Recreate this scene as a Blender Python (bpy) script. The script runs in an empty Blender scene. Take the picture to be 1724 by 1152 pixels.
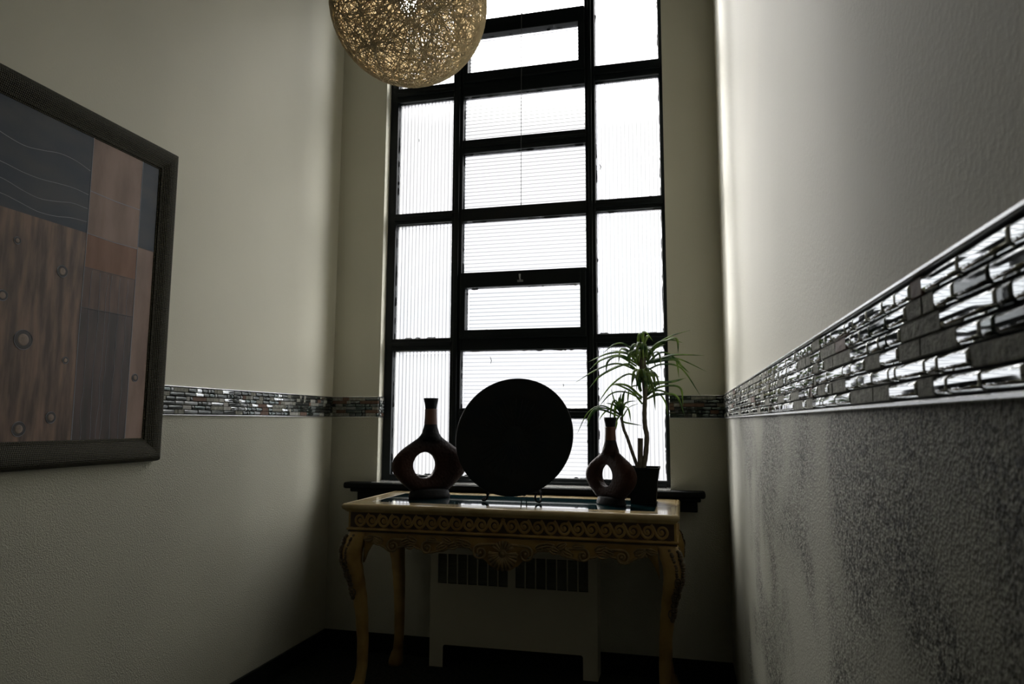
import bpy, bmesh, math, random
from mathutils import Vector, Matrix
random.seed(11)
PI = math.pi
scene = bpy.context.scene
COL = scene.collection

# ------------------------------------------------------------------ camera
cam_data = bpy.data.cameras.new('camera')
cam = bpy.data.objects.new('camera', cam_data)
COL.objects.link(cam)
YAW, PITCH, ROLL = .2423, .1138, .0045
f0 = Vector((-math.sin(YAW), math.cos(YAW), 0)); r0 = Vector((math.cos(YAW), math.sin(YAW), 0)); u0 = Vector((0, 0, 1))
fw = f0*math.cos(PITCH)+u0*math.sin(PITCH); uu = u0*math.cos(PITCH)-f0*math.sin(PITCH)
rr = r0*math.cos(ROLL)+uu*math.sin(ROLL); uu = uu*math.cos(ROLL)-r0*math.sin(ROLL)
M = Matrix.Identity(4)
for i in range(3):
    M[i][0] = rr[i]; M[i][1] = uu[i]; M[i][2] = -fw[i]
M.translation = Vector((1.938, -3.578, 1.24))
cam.matrix_world = M
cam_data.sensor_width = 36
cam_data.lens = 1157.7*36/1724
cam_data.clip_start = .02
cam_data.dof.use_dof = True
cam_data.dof.focus_distance = 3.2
cam_data.dof.aperture_fstop = 12.0
scene.camera = cam

# ------------------------------------------------------------------ daylight
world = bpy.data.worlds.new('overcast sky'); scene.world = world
world.use_nodes = True
wn = world.node_tree.nodes; wl = world.node_tree.links
wn.clear()
wo = wn.new('ShaderNodeOutputWorld'); bg = wn.new('ShaderNodeBackground')
tc = wn.new('ShaderNodeTexCoord'); sp = wn.new('ShaderNodeSeparateXYZ')
rp = wn.new('ShaderNodeValToRGB'); mr = wn.new('ShaderNodeMapRange')
mr.inputs['From Min'].default_value = -.4; mr.inputs['From Max'].default_value = .8
wl.new(tc.outputs['Generated'], sp.inputs[0]); wl.new(sp.outputs['Z'], mr.inputs['Value'])
wl.new(mr.outputs[0], rp.inputs[0]); wl.new(rp.outputs[0], bg.inputs['Color']); wl.new(bg.outputs[0], wo.inputs['Surface'])
cr = rp.color_ramp
cr.elements[0].position = 0; cr.elements[0].color = (.45, .45, .45, 1)
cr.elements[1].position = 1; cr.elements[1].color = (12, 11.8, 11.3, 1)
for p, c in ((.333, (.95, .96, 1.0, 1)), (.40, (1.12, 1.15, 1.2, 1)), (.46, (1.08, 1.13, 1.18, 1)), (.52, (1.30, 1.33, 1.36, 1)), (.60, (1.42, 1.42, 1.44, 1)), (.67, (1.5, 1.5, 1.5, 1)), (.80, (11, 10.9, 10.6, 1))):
    e = cr.elements.new(p); e.color = c  # high sky boosted above the view for more light on the walls
bg.inputs['Strength'].default_value = 1.0
# added sky glow at either side, outside the view, to brighten the walls
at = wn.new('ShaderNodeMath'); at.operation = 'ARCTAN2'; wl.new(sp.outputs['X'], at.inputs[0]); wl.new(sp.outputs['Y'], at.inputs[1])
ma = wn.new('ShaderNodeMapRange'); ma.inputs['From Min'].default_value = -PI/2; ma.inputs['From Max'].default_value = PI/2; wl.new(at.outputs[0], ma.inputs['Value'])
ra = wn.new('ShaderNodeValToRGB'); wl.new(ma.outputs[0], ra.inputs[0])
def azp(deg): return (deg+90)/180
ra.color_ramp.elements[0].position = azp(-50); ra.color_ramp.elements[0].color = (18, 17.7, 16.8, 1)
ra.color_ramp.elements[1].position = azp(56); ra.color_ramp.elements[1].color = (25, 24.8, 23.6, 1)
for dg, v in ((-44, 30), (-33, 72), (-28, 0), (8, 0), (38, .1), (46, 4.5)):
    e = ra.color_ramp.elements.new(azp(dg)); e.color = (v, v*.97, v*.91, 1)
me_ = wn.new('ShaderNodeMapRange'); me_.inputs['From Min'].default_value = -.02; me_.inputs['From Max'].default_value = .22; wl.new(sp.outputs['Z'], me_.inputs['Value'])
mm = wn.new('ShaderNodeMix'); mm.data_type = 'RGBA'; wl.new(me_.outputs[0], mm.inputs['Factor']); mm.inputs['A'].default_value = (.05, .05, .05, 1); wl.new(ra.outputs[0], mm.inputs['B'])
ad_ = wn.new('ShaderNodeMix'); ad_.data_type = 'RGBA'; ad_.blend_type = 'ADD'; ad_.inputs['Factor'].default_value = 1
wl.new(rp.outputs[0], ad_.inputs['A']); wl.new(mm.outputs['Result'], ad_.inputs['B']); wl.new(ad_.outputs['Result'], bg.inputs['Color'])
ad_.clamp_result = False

portal = bpy.data.lights.new('window daylight portal', 'AREA')
portal.shape = 'RECTANGLE'; portal.size = 1.6; portal.size_y = 3.2
po = bpy.data.objects.new('window_daylight_portal', portal); COL.objects.link(po)
po.location = (1.08, .24, 2.48); po.rotation_euler = (-PI/2, 0, 0)
portal.cycles.is_portal = True

scene.view_settings.view_transform = 'Standard'
scene.view_settings.look = 'None'
scene.view_settings.exposure = 0.0
scene.view_settings.gamma = 1
scene.view_settings.use_curve_mapping = False

# ------------------------------------------------------------------ helpers
def mat(name, color=(.5, .5, .5), rough=.6, metal=0, spec=.5, bump=None, var=None, coat=0, stretch=(1, 1, 1)):
    """procedural material; bump=(scale, strength, distance[, detail]); var=(scale, colour2[, lo, hi])"""
    m = bpy.data.materials.new(name); m.use_nodes = True
    n = m.node_tree.nodes; l = m.node_tree.links
    b = n['Principled BSDF']
    b.inputs['Base Color'].default_value = (*color, 1)
    b.inputs['Roughness'].default_value = rough; b.inputs['Metallic'].default_value = metal
    b.inputs['Specular IOR Level'].default_value = spec
    b.inputs['Coat Weight'].default_value = coat
    b.inputs['Coat Roughness'].default_value = .05
    t = n.new('ShaderNodeTexCoord'); mp = n.new('ShaderNodeMapping'); mp.inputs['Scale'].default_value = stretch
    l.new(t.outputs['Object'], mp.inputs[0])
    if var:
        nz = n.new('ShaderNodeTexNoise'); nz.inputs['Scale'].default_value = var[0]; nz.inputs['Detail'].default_value = 6
        l.new(mp.outputs[0], nz.inputs['Vector'])
        r = n.new('ShaderNodeValToRGB'); r.color_ramp.elements[0].position = var[2] if len(var) > 2 else .35
        r.color_ramp.elements[1].position = var[3] if len(var) > 3 else .65
        r.color_ramp.elements[0].color = (*color, 1); r.color_ramp.elements[1].color = (*var[1], 1)
        l.new(nz.outputs['Fac'], r.inputs[0]); l.new(r.outputs[0], b.inputs['Base Color'])
    if bump:
        nb = n.new('ShaderNodeTexNoise'); nb.inputs['Scale'].default_value = bump[0]
        nb.inputs['Detail'].default_value = bump[3] if len(bump) > 3 else 5
        l.new(mp.outputs[0], nb.inputs['Vector'])
        bp = n.new('ShaderNodeBump'); bp.inputs['Strength'].default_value = bump[1]; bp.inputs['Distance'].default_value = bump[2]
        l.new(nb.outputs['Fac'], bp.inputs['Height']); l.new(bp.outputs[0], b.inputs['Normal'])
    return m

def obj(name, bm, mats, parent=None, smooth=False, loc=None):
    me = bpy.data.meshes.new(name); bm.to_mesh(me); bm.free()
    for m in (mats if isinstance(mats, (list, tuple)) else [mats]): me.materials.append(m)
    if smooth:
        for p in me.polygons: p.use_smooth = True
    o = bpy.data.objects.new(name, me); COL.objects.link(o)
    if parent: o.parent = parent; o.matrix_parent_inverse = parent_inv(parent)
    if loc: o.location = loc
    return o

def parent_inv(p):
    bpy.context.view_layer.update()
    return p.matrix_world.inverted()

def thing(name, label, cat, loc=(0, 0, 0), rz=0, group=None):
    o = bpy.data.objects.new(name, None); COL.objects.link(o); o.empty_display_size = .05
    o.location = loc; o.rotation_euler = (0, 0, rz)
    o['label'] = label; o['category'] = cat
    if group: o['group'] = group
    bpy.context.view_layer.update()
    return o

def struct(name, bm, mats, smooth=False):
    o = obj(name, bm, mats, None, smooth); o['kind'] = 'structure'; return o

def box(bm, x0, x1, y0, y1, z0, z1, mi=0, bev=0):
    vs = [bm.verts.new((x, y, z)) for x in (x0, x1) for y in (y0, y1) for z in (z0, z1)]
    fs = [(0, 1, 3, 2), (4, 6, 7, 5), (0, 4, 5, 1), (2, 3, 7, 6), (0, 2, 6, 4), (1, 5, 7, 3)]
    faces = []
    for f in fs:
        fc = bm.faces.new([vs[i] for i in f]); fc.material_index = mi; faces.append(fc)
    if bev:
        es = list({e for f in faces for e in f.edges})
        r = bmesh.ops.bevel(bm, geom=es, offset=bev, segments=2, affect='EDGES', profile=.5)
        for f in r['faces']: f.material_index = mi
    return faces

def prism(bm, pts, axis, a, b, mi=0):
    """polygon pts in the two other axes, extruded along axis from a to b"""
    def P(p, t):
        return (t, p[0], p[1]) if axis == 0 else (p[0], t, p[1]) if axis == 1 else (p[0], p[1], t)
    A = [bm.verts.new(P(p, a)) for p in pts]; B = [bm.verts.new(P(p, b)) for p in pts]
    n = len(pts); fs = [bm.faces.new(A), bm.faces.new(B[::-1])]
    for i in range(n): fs.append(bm.faces.new((A[i], B[i], B[(i+1) % n], A[(i+1) % n])))
    for f in fs: f.material_index = mi
    bmesh.ops.recalc_face_normals(bm, faces=fs)
    return fs

def tube(bm, pts, rad, seg=8, mi=0, flat=None, cap=True):
    """swept tube; rad number or list; flat=(axis vector, factor) squashes the section along a direction"""
    pts = [Vector(p) for p in pts]; n = len(pts)
    rads = rad if isinstance(rad, (list, tuple)) else [rad]*n
    ref = None; rings = []
    for i, p in enumerate(pts):
        t = (pts[min(i+1, n-1)]-pts[max(i-1, 0)])
        if t.length < 1e-9: t = Vector((0, 0, 1))
        t.normalize()
        if ref is None:
            ref = Vector((0, 0, 1)) if abs(t.z) < .9 else Vector((1, 0, 0))
        s = t.cross(ref)
        if s.length < 1e-6: s = t.cross(Vector((0, 1, 0)))
        s.normalize(); u = s.cross(t).normalized(); ref = u
        ring = []
        for k in range(seg):
            a = 2*PI*k/seg; off = (s*math.cos(a)+u*math.sin(a))*rads[i]
            if flat: off = off-flat[0]*off.dot(flat[0])*(1-flat[1])
            ring.append(bm.verts.new(p+off))
        rings.append(ring)
    for i in range(n-1):
        for k in range(seg):
            f = bm.faces.new((rings[i][k], rings[i][(k+1) % seg], rings[i+1][(k+1) % seg], rings[i+1][k])); f.material_index = mi
    if cap:
        for r in (rings[0][::-1], rings[-1]):
            f = bm.faces.new(r); f.material_index = mi

def lathe(bm, prof, c=(0, 0, 0), seg=32, sx=1, sy=1, mi=0, mat4=None):
    """prof = [(r, z)...]; revolved about z through c, closed where r = 0"""
    rings = []
    for r, z in prof:
        if r < 1e-6: rings.append([bm.verts.new((0, 0, z))])
        else: rings.append([bm.verts.new((r*sx*math.cos(2*PI*k/seg), r*sy*math.sin(2*PI*k/seg), z)) for k in range(seg)])
    for a, b in zip(rings, rings[1:]):
        for k in range(seg):
            k2 = (k+1) % seg
            if len(a) == 1 and len(b) == 1: continue
            if len(a) == 1: f = bm.faces.new((a[0], b[k], b[k2]))
            elif len(b) == 1: f = bm.faces.new((a[k], b[0], a[k2]))
            else: f = bm.faces.new((a[k], b[k], b[k2], a[k2]))
            f.material_index = mi
    for r in rings:
        for v in r:
            if mat4: v.co = mat4 @ v.co
            v.co += Vector(c)
    fs = {f for r in rings for v in r for f in v.link_faces}
    bmesh.ops.recalc_face_normals(bm, faces=list(fs))

def blob(bm, c, s, rot=None, seg=8, mi=0):
    m = Matrix.Translation(c) @ (rot or Matrix.Identity(4)) @ Matrix.Diagonal((*s, 1))
    r = bmesh.ops.create_uvsphere(bm, u_segments=seg, v_segments=max(4, seg//2+1), radius=1, matrix=m)
    for v in r['verts']:
        for f in v.link_faces: f.material_index = mi

def bez(P, n):
    """smooth curve through the control polygon P (Catmull-Rom)"""
    P = [Vector(p) for p in P]; Q = [P[0]*2-P[1]]+P+[P[-1]*2-P[-2]]
    out = []; m = len(P)-1
    for i in range(n+1):
        t = i/n*m; k = min(int(t), m-1); t -= k
        a, b, c, d = Q[k:k+4]
        out.append(.5*((2*b)+(c-a)*t+(2*a-5*b+4*c-d)*t*t+(3*b-3*c+d-a)*t**3))
    return out

def lerp_pts(T, x):
    if x <= T[0][0]: return T[0][1]
    for (a, u), (b, v) in zip(T, T[1:]):
        if x <= b:
            t = (x-a)/(b-a); t = t*t*(3-2*t); return u+(v-u)*t
    return T[-1][1]
# ------------------------------------------------------------------ the room
XR = 2.1447; YB = -6.2; ZC = 4.3
GL, GR, SILL, GT = .2866, 1.873, .905, 4.02     # window opening

def plaster(name, lower_rough, dirt):
    """cream painted plaster, smooth above the tile band and coarser stucco below it"""
    m = bpy.data.materials.new(name); m.use_nodes = True
    n = m.node_tree.nodes; l = m.node_tree.links; b = n['Principled BSDF']
    b.inputs['Roughness'].default_value = .55; b.inputs['Specular IOR Level'].default_value = .35
    t = n.new('ShaderNodeTexCoord'); P = t.outputs['Object']
    def noise(sc, det=5, rough=.5):
        q = n.new('ShaderNodeTexNoise'); q.inputs['Scale'].default_value = sc; q.inputs['Detail'].default_value = det
        q.inputs['Roughness'].default_value = rough; l.new(P, q.inputs['Vector']); return q.outputs['Fac']
    def math_(op, a, c=None, clamp=False):
        q = n.new('ShaderNodeMath'); q.operation = op; q.use_clamp = clamp
        for i, v in enumerate((a, c)):
            if v is None: continue
            if isinstance(v, (int, float)): q.inputs[i].default_value = v
            else: l.new(v, q.inputs[i])
        return q.outputs[0]
    def rng(v, a, c, d=0, e=1):
        q = n.new('ShaderNodeMapRange'); q.clamp = True; l.new(v, q.inputs['Value'])
        for k, w in zip(('From Min', 'From Max', 'To Min', 'To Max'), (a, c, d, e)): q.inputs[k].default_value = w
        return q.outputs[0]
    sep = n.new('ShaderNodeSeparateXYZ'); l.new(P, sep.inputs[0]); Z = sep.outputs['Z']; Y = sep.outputs['Y']
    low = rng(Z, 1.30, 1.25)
    base = n.new('ShaderNodeMix'); base.data_type = 'RGBA'
    base.inputs['A'].default_value = (.72, .70, .59, 1); base.inputs['B'].default_value = (.67, .655, .555, 1)
    l.new(rng(noise(1.6, 4), .3, .7), base.inputs['Factor'])
    col = base.outputs['Result']
    if dirt:
        patch = math_('MULTIPLY', rng(noise(2.6, 3), .46, .58), low)
        grain = rng(noise(150, 3, .6), .47, .54)
        far = rng(Y, -.45, -1.0)
        d = math_('MULTIPLY', math_('MULTIPLY', patch, grain), far)
        d = math_('MULTIPLY', d, .95)
        mx = n.new('ShaderNodeMix'); mx.data_type = 'RGBA'; l.new(d, mx.inputs['Factor']); l.new(col, mx.inputs['A'])
        mx.inputs['B'].default_value = (.07, .068, .055, 1); col = mx.outputs['Result']
        # stucco below the band is multiplied darker than the smooth wall above
        dk = n.new('ShaderNodeMix'); dk.data_type = 'RGBA'; dk.blend_type = 'MULTIPLY'
        l.new(math_('MULTIPLY', low, 1.0), dk.inputs['Factor']); l.new(col, dk.inputs['A']); dk.inputs['B'].default_value = (.46, .47, .46, 1)
        col = dk.outputs['Result']
    else:
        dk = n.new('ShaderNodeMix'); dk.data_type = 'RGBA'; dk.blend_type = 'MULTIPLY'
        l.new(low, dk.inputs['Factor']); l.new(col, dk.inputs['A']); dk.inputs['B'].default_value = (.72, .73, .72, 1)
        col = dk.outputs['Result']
    l.new(col, b.inputs['Base Color'])
    fine = noise(320, 5, .65); mid = noise(130, 4); vor = n.new('ShaderNodeTexVoronoi'); vor.inputs['Scale'].default_value = 280
    l.new(P, vor.inputs['Vector'])
    h = math_('ADD', math_('MULTIPLY', fine, .5), math_('MULTIPLY', mid, .9))
    ups = math_('MULTIPLY', h, .24 if dirt else .16)
    blot = rng(noise(2.6, 3), .35, .6, .35, 1)
    los = math_('MULTIPLY', math_('MULTIPLY', math_('ADD', h, math_('MULTIPLY', vor.outputs['Distance'], .8)), low), lower_rough)
    los = math_('MULTIPLY', los, blot)
    bp = n.new('ShaderNodeBump'); bp.inputs['Strength'].default_value = .9; bp.inputs['Distance'].default_value = .0035
    l.new(math_('ADD', ups, los), bp.inputs['Height']); l.new(bp.outputs[0], b.inputs['Normal'])
    return m

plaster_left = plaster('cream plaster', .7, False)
plaster_right = plaster('cream stucco', .5, True)

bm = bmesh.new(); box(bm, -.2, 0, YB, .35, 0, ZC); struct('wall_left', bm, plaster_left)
bm = bmesh.new(); box(bm, XR, XR+.2, YB, .35, 0, ZC); struct('wall_right', bm, plaster_right)
bm = bmesh.new()
WD = .26
box(bm, 0, GL, 0, WD, 0, ZC); box(bm, GR, XR, 0, WD, 0, ZC)
box(bm, GL, GR, 0, WD, 0, SILL-.03); box(bm, GL, GR, 0, WD, GT, ZC)
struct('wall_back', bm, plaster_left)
bm = bmesh.new(); box(bm, -.2, XR+.2, YB-.2, YB, 0, ZC)
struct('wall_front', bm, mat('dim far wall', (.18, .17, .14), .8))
bm = bmesh.new(); box(bm, -.2, XR+.2, YB-.2, .35, ZC, ZC+.1)
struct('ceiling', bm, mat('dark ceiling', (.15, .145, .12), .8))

carpet = mat('dark carpet', (.012, .016, .012), .95, spec=.1, bump=(350, .8, .004, 2), var=(60, (.035, .036, .028)))
bm = bmesh.new(); box(bm, -.2, XR+.2, YB-.2, .35, -.1, 0); struct('floor', bm, carpet)
basem = mat('black painted baseboard', (.008, .010, .009), .75, spec=.2)
def base(name, x0, x1, y0, y1):
    bm = bmesh.new(); box(bm, x0, x1, y0, y1, 0, .1, 0, .003); struct(name, bm, basem)
base('baseboard_left', .0005, .014, YB+.015, -.0145)
base('baseboard_right', XR-.014, XR-.0005, YB+.015, -.0145)
base('baseboard_back', .0005, XR-.0005, -.014, -.0005)

# ------------------------------------------------------------------ tile band
ZB0, ZB1 = 1.2553, 1.3703
metal = mat('polished aluminium edge', (.93, .94, .95), .26, metal=1)
t_glass = mat('smoky mirror glass tile', (.80, .83, .83), .035, metal=.95, coat=1)
t_green = mat('green black glass tile', (.09, .12, .11), .045, metal=.8, coat=1)
t_grey = mat('pale grey glass tile', (.20, .22, .22), .05, spec=.8, coat=1)
t_stone = mat('grey brown slate tile', (.20, .205, .18), .75, bump=(200, .9, .003), var=(90, (.36, .36, .31)))
t_brown = mat('rust brown stone tile', (.12, .065, .040), .6, bump=(140, .4, .002), var=(70, (.17, .10, .07)))
t_white = mat('pale marble tile', (.40, .40, .37), .4, var=(40, (.28, .27, .24)))
grout = mat('charcoal grout', (.012, .012, .012), .9)
t_smoke = mat('smoke grey glass tile', (.13, .14, .135), .06, metal=.7, spec=.8)
TM = [grout, t_glass, t_green, t_grey, t_stone, t_brown, t_white, t_smoke]

def band(name, org, ux, nrm, length, wts, long=1.0, seed=1):
    """a run of mosaic from org along ux, standing out along nrm; real pillowed tiles in six rows"""
    rnd = random.Random(seed)
    org, ux, nrm = Vector(org), Vector(ux), Vector(nrm); up = Vector((0, 0, 1))
    bm = bmesh.new(); flip = ux.cross(up).dot(nrm) < 0
    def quad(a, b, c, d, mi, sm=False):
        f = bm.faces.new((d, c, b, a) if flip else (a, b, c, d)); f.material_index = mi; f.smooth = sm
    def bar(u0, u1, z0, z1, h0, h1, mi):
        V = [bm.verts.new(org+ux*u+up*(z-org.z)+nrm*h) for u in (u0, u1) for z in (z0, z1) for h in (h0, h1)]
        for f in ((0, 1, 3, 2), (4, 6, 7, 5), (0, 4, 5, 1), (2, 3, 7, 6), (0, 2, 6, 4), (1, 5, 7, 3)):
            q = bm.faces.new([V[i] for i in f]); q.material_index = mi
        return
    bar(0, length, ZB0+.004, ZB1-.004, .0003, .003, 0)
    z0, z1 = ZB0+.0055, ZB1-.0055; rh = (z1-z0)/6
    lens = [.018, .024, .034, .034, .05, .05, .066, .082]
    for r in range(6):
        u = -rnd.random()*.04
        while u < length:
            L = rnd.choice(lens)*long; a, b = max(u, 0)+.0008, min(u+L, length)-.0008; u += L
            if b-a < .004: continue
            mi = rnd.choices(range(1, 8), wts)[0]
            za, zb = z0+r*rh+.0008, z0+(r+1)*rh-.0008
            glossy = mi <= 3 or mi == 7
            top = .0085 if glossy else .007
            ev = .0024 if glossy else .0008
            def steps(p, q, ev=ev): return [p, p+ev*.45, p+ev*.85, p+ev*1.2, (p+q)/2, q-ev*1.2, q-ev*.85, q-ev*.45, q]
            us = steps(a, b); zs = steps(za, zb, ev*1.5)
            hp = [.25, .72, .93, .985, 1, .985, .93, .72, .25] if glossy else [.8, 1, 1, 1, 1, 1, 1, 1, .8]
            tilt = rnd.uniform(-.0003, .0003); tz = rnd.uniform(-.0003, .0003)
            G = []
            for i in range(9):
                row = []
                for j in range(9):
                    h = .003+(top-.003)*hp[i]*hp[j] + tilt*(i-4)/4 + tz*(j-4)/4
                    if not glossy: h += rnd.uniform(-.0004, .0004)
                    row.append(bm.verts.new(org+ux*us[i]+up*(zs[j]-org.z)+nrm*h))
                G.append(row)
            for i in range(8):
                for j in range(8): quad(G[i][j], G[i+1][j], G[i+1][j+1], G[i][j+1], mi, glossy and not (2 < i < 5 and 2 < j < 5))
            # skirts down to the grout
            edge = [G[i][0] for i in range(9)]+[G[8][j] for j in range(1, 9)]+[G[i][8] for i in range(7, -1, -1)]+[G[0][j] for j in range(7, 0, -1)]
            low = [bm.verts.new(v.co-nrm*((v.co-org).dot(nrm)-.0025)) for v in edge]
            for k in range(len(edge)):
                k2 = (k+1) % len(edge); quad(low[k], low[k2], edge[k2], edge[k], mi)
    o = obj(name, bm, TM); o['kind'] = 'structure'
    bm = bmesh.new()
    for za, zb in ((ZB0-.001, ZB0+.004), (ZB1-.004, ZB1+.001)):
        pts = []
        V = []
        prof = [(0.0003, za), (.008, za), (.0098, za+.0012), (.0098, zb-.0012), (.008, zb), (.0003, zb)]
        A = [bm.verts.new(org+nrm*h+up*(z-org.z)) for h, z in prof]; B = [bm.verts.new(v.co+ux*length) for v in A]
        fs = [bm.faces.new(A), bm.faces.new(B[::-1])]
        for k in range(6): fs.append(bm.faces.new((A[k], B[k], B[(k+1) % 6], A[(k+1) % 6])))
        bmesh.ops.recalc_face_normals(bm, faces=fs)
    obj('metal_edging', bm, metal, o)
    return o

band('trim_1', (0, -.010, ZB0), (0, -1, 0), (1, 0, 0), 6.1, [.7, 1.8, 1.8, 2.0, .9, .9, 4.5], 1.0, 3)
band('trim_2', (XR, -.010, ZB0), (0, -1, 0), (-1, 0, 0), 6.1, [8.5, .6, .1, 3.6, .45, 0, .5], 1.25, 6)
band('trim_3', (0.0, 0, ZB0), (1, 0, 0), (0, -1, 0), GL, [.0, 2.5, .2, 2, 1, .0, 2], 1.2, 7)
band('trim_4', (GR, 0, ZB0), (1, 0, 0), (0, -1, 0), XR-GR, [.0, 3, .1, 2, .6, .0, 1.5], 1.2, 8)
band('trim_5', (GL, 0.0, ZB0), (0, 1, 0), (1, 0, 0), .055, [1, .3, 3, .6, 1.3, 6, 0], .8, 9)

# ------------------------------------------------------------------ window
steel = mat('black painted steel', (.003, .006, .007), .45, spec=.25, bump=(60, .25, .002))
putty = mat('old black glazing paint', (.012, .014, .014), .7, spec=.2)
putty_l = bpy.data.materials.new('pale frosted glazing edge'); putty_l.use_nodes = True
_n = putty_l.node_tree.nodes; _l = putty_l.node_tree.links; _n.clear()
_o = _n.new('ShaderNodeOutputMaterial'); _a = _n.new('ShaderNodeBsdfTranslucent'); _a.inputs[0].default_value = (.55, .56, .58, 1)
_b = _n.new('ShaderNodeBsdfTransparent'); _b.inputs[0].default_value = (.8, .8, .82, 1); _c = _n.new('ShaderNodeMixShader'); _c.inputs[0].default_value = .5
_l.new(_a.outputs[0], _c.inputs[1]); _l.new(_b.outputs[0], _c.inputs[2]); _l.new(_c.outputs[0], _o.inputs['Surface'])
def glass_material(name, tint):
    m = bpy.data.materials.new(name); m.use_nodes = True
    n = m.node_tree.nodes; l = m.node_tree.links; n.clear()
    out = n.new('ShaderNodeOutputMaterial'); tr = n.new('ShaderNodeBsdfTransparent'); tl = n.new('ShaderNodeBsdfTranslucent')
    gl = n.new('ShaderNodeBsdfGlossy'); gl.inputs['Roughness'].default_value = .15
    lw = n.new('ShaderNodeLayerWeight'); lw.inputs['Blend'].default_value = .5
    inv = n.new('ShaderNodeMath'); inv.operation = 'SUBTRACT'; inv.inputs[0].default_value = 1; l.new(lw.outputs['Facing'], inv.inputs[1])
    pw = n.new('ShaderNodeMath'); pw.operation = 'POWER'; l.new(inv.outputs[0], pw.inputs[0]); pw.inputs[1].default_value = 2.2
    mul = n.new('ShaderNodeMix'); mul.data_type = 'RGBA'; l.new(pw.outputs[0], mul.inputs['Factor'])
    mul.inputs['A'].default_value = (.02, .02, .02, 1); mul.inputs['B'].default_value = (*tint, 1)
    l.new(mul.outputs['Result'], tr.inputs['Color'])
    tl.inputs['Color'].default_value = (.55, .56, .58, 1)
    a = n.new('ShaderNodeMixShader'); a.inputs[0].default_value = .10; l.new(tr.outputs[0], a.inputs[1]); l.new(tl.outputs[0], a.inputs[2])
    c = n.new('ShaderNodeMixShader'); c.inputs[0].default_value = .05; l.new(a.outputs[0], c.inputs[1]); l.new(gl.outputs[0], c.inputs[2])
    l.new(c.outputs[0], out.inputs['Surface'])
    return m
reeded = glass_material('reeded white glass', (.98, .98, 1.0))
clear = bpy.data.materials.new('smooth glass back'); clear.use_nodes = True
_n = clear.node_tree.nodes; _l = clear.node_tree.links; _n.clear()
_o = _n.new('ShaderNodeOutputMaterial'); _t = _n.new('ShaderNodeBsdfTransparent'); _t.inputs[0].default_value = (.97, .97, .97, 1)
_l.new(_t.outputs[0], _o.inputs['Surface'])

FY0, FY1, GY = .058, .112, .092
bm = bmesh.new()
LV = [(1.632, 1.701), (2.373, 2.437), (3.12, 3.208), (3.86, 3.93)]
box(bm, .2875, .336, FY0, FY1, .905, 4.0, 0, .003); box(bm, 1.853, 1.8725, FY0, FY1, .905, 4.0, 0, .003)
box(bm, .33, 1.86, FY0, FY1, .905, .938, 0, .003); box(bm, .33, 1.86, FY0, FY1, 3.96, 4.015, 0, .003)
box(bm, .34, 1.85, FY0-.012, FY0+.01, .905, .92, 0, .003)
for x0, x1 in ((.682, .744), (1.4505, 1.506)):
    box(bm, x0, x1, FY0-.004, FY1, .93, 3.97, 0, .004)
    box(bm, x0+.018, x1-.018, FY0-.016, FY0, .93, 3.97, 0, .003)
for z0, z1 in LV:
    for x0, x1 in ((.33, .69), (1.50, 1.86)):
        box(bm, x0, x1, FY0, FY1, z0, z1, 0, .004); box(bm, x0, x1, FY0-.01, FY0+.01, (z0+z1)/2-.012, (z0+z1)/2+.012, 0, .003)
    box(bm, .74, 1.455, FY0, FY1, z0-.006, z1+.003, 0, .004)
for z0, z1 in ((1.252, 1.306), (2.769, 2.848)):
    box(bm, .74, 1.455, FY0, FY1, z0, z1, 0, .004); box(bm, .74, 1.455, FY0-.01, FY0+.01, (z0+z1)/2-.01, (z0+z1)/2+.01, 0, .003)
win = struct('window_1', bm, steel, False)

def sash(z0, z1, gx0, gx1, gz0, gz1):
    bm = bmesh.new()
    a = FY0-.020
    box(bm, .742, gx0, a, FY1-.01, z0, z1, 0, .004); box(bm, gx1, 1.452, a, FY1-.01, z0, z1, 0, .004)
    box(bm, gx0-.005, gx1+.005, a, FY1-.01, z0, gz0, 0, .004); box(bm, gx0-.005, gx1+.005, a, FY1-.01, gz1, z1, 0, .004)
    s = obj('vent_sash', bm, steel, win)
    return s
s1 = sash(1.690, 2.063, .772, 1.418, 1.739, 1.978)
s2 = sash(3.19, 3.565, .772, 1.416, 3.246, 3.475)
bm = bmesh.new()
lx, lz = 1.090, 2.012
box(bm, lx-.016, lx+.016, .030, .038, lz-.016, lz-.004, 0, .002)
tube(bm, [(lx, .034, lz-.006), (lx, .022, lz+.006), (lx, .020, lz+.026)], [.005, .004, .006], 8)
obj('window_latch', bm, mat('worn steel latch', (.35, .36, .36), .35, metal=1), s1)

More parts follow.
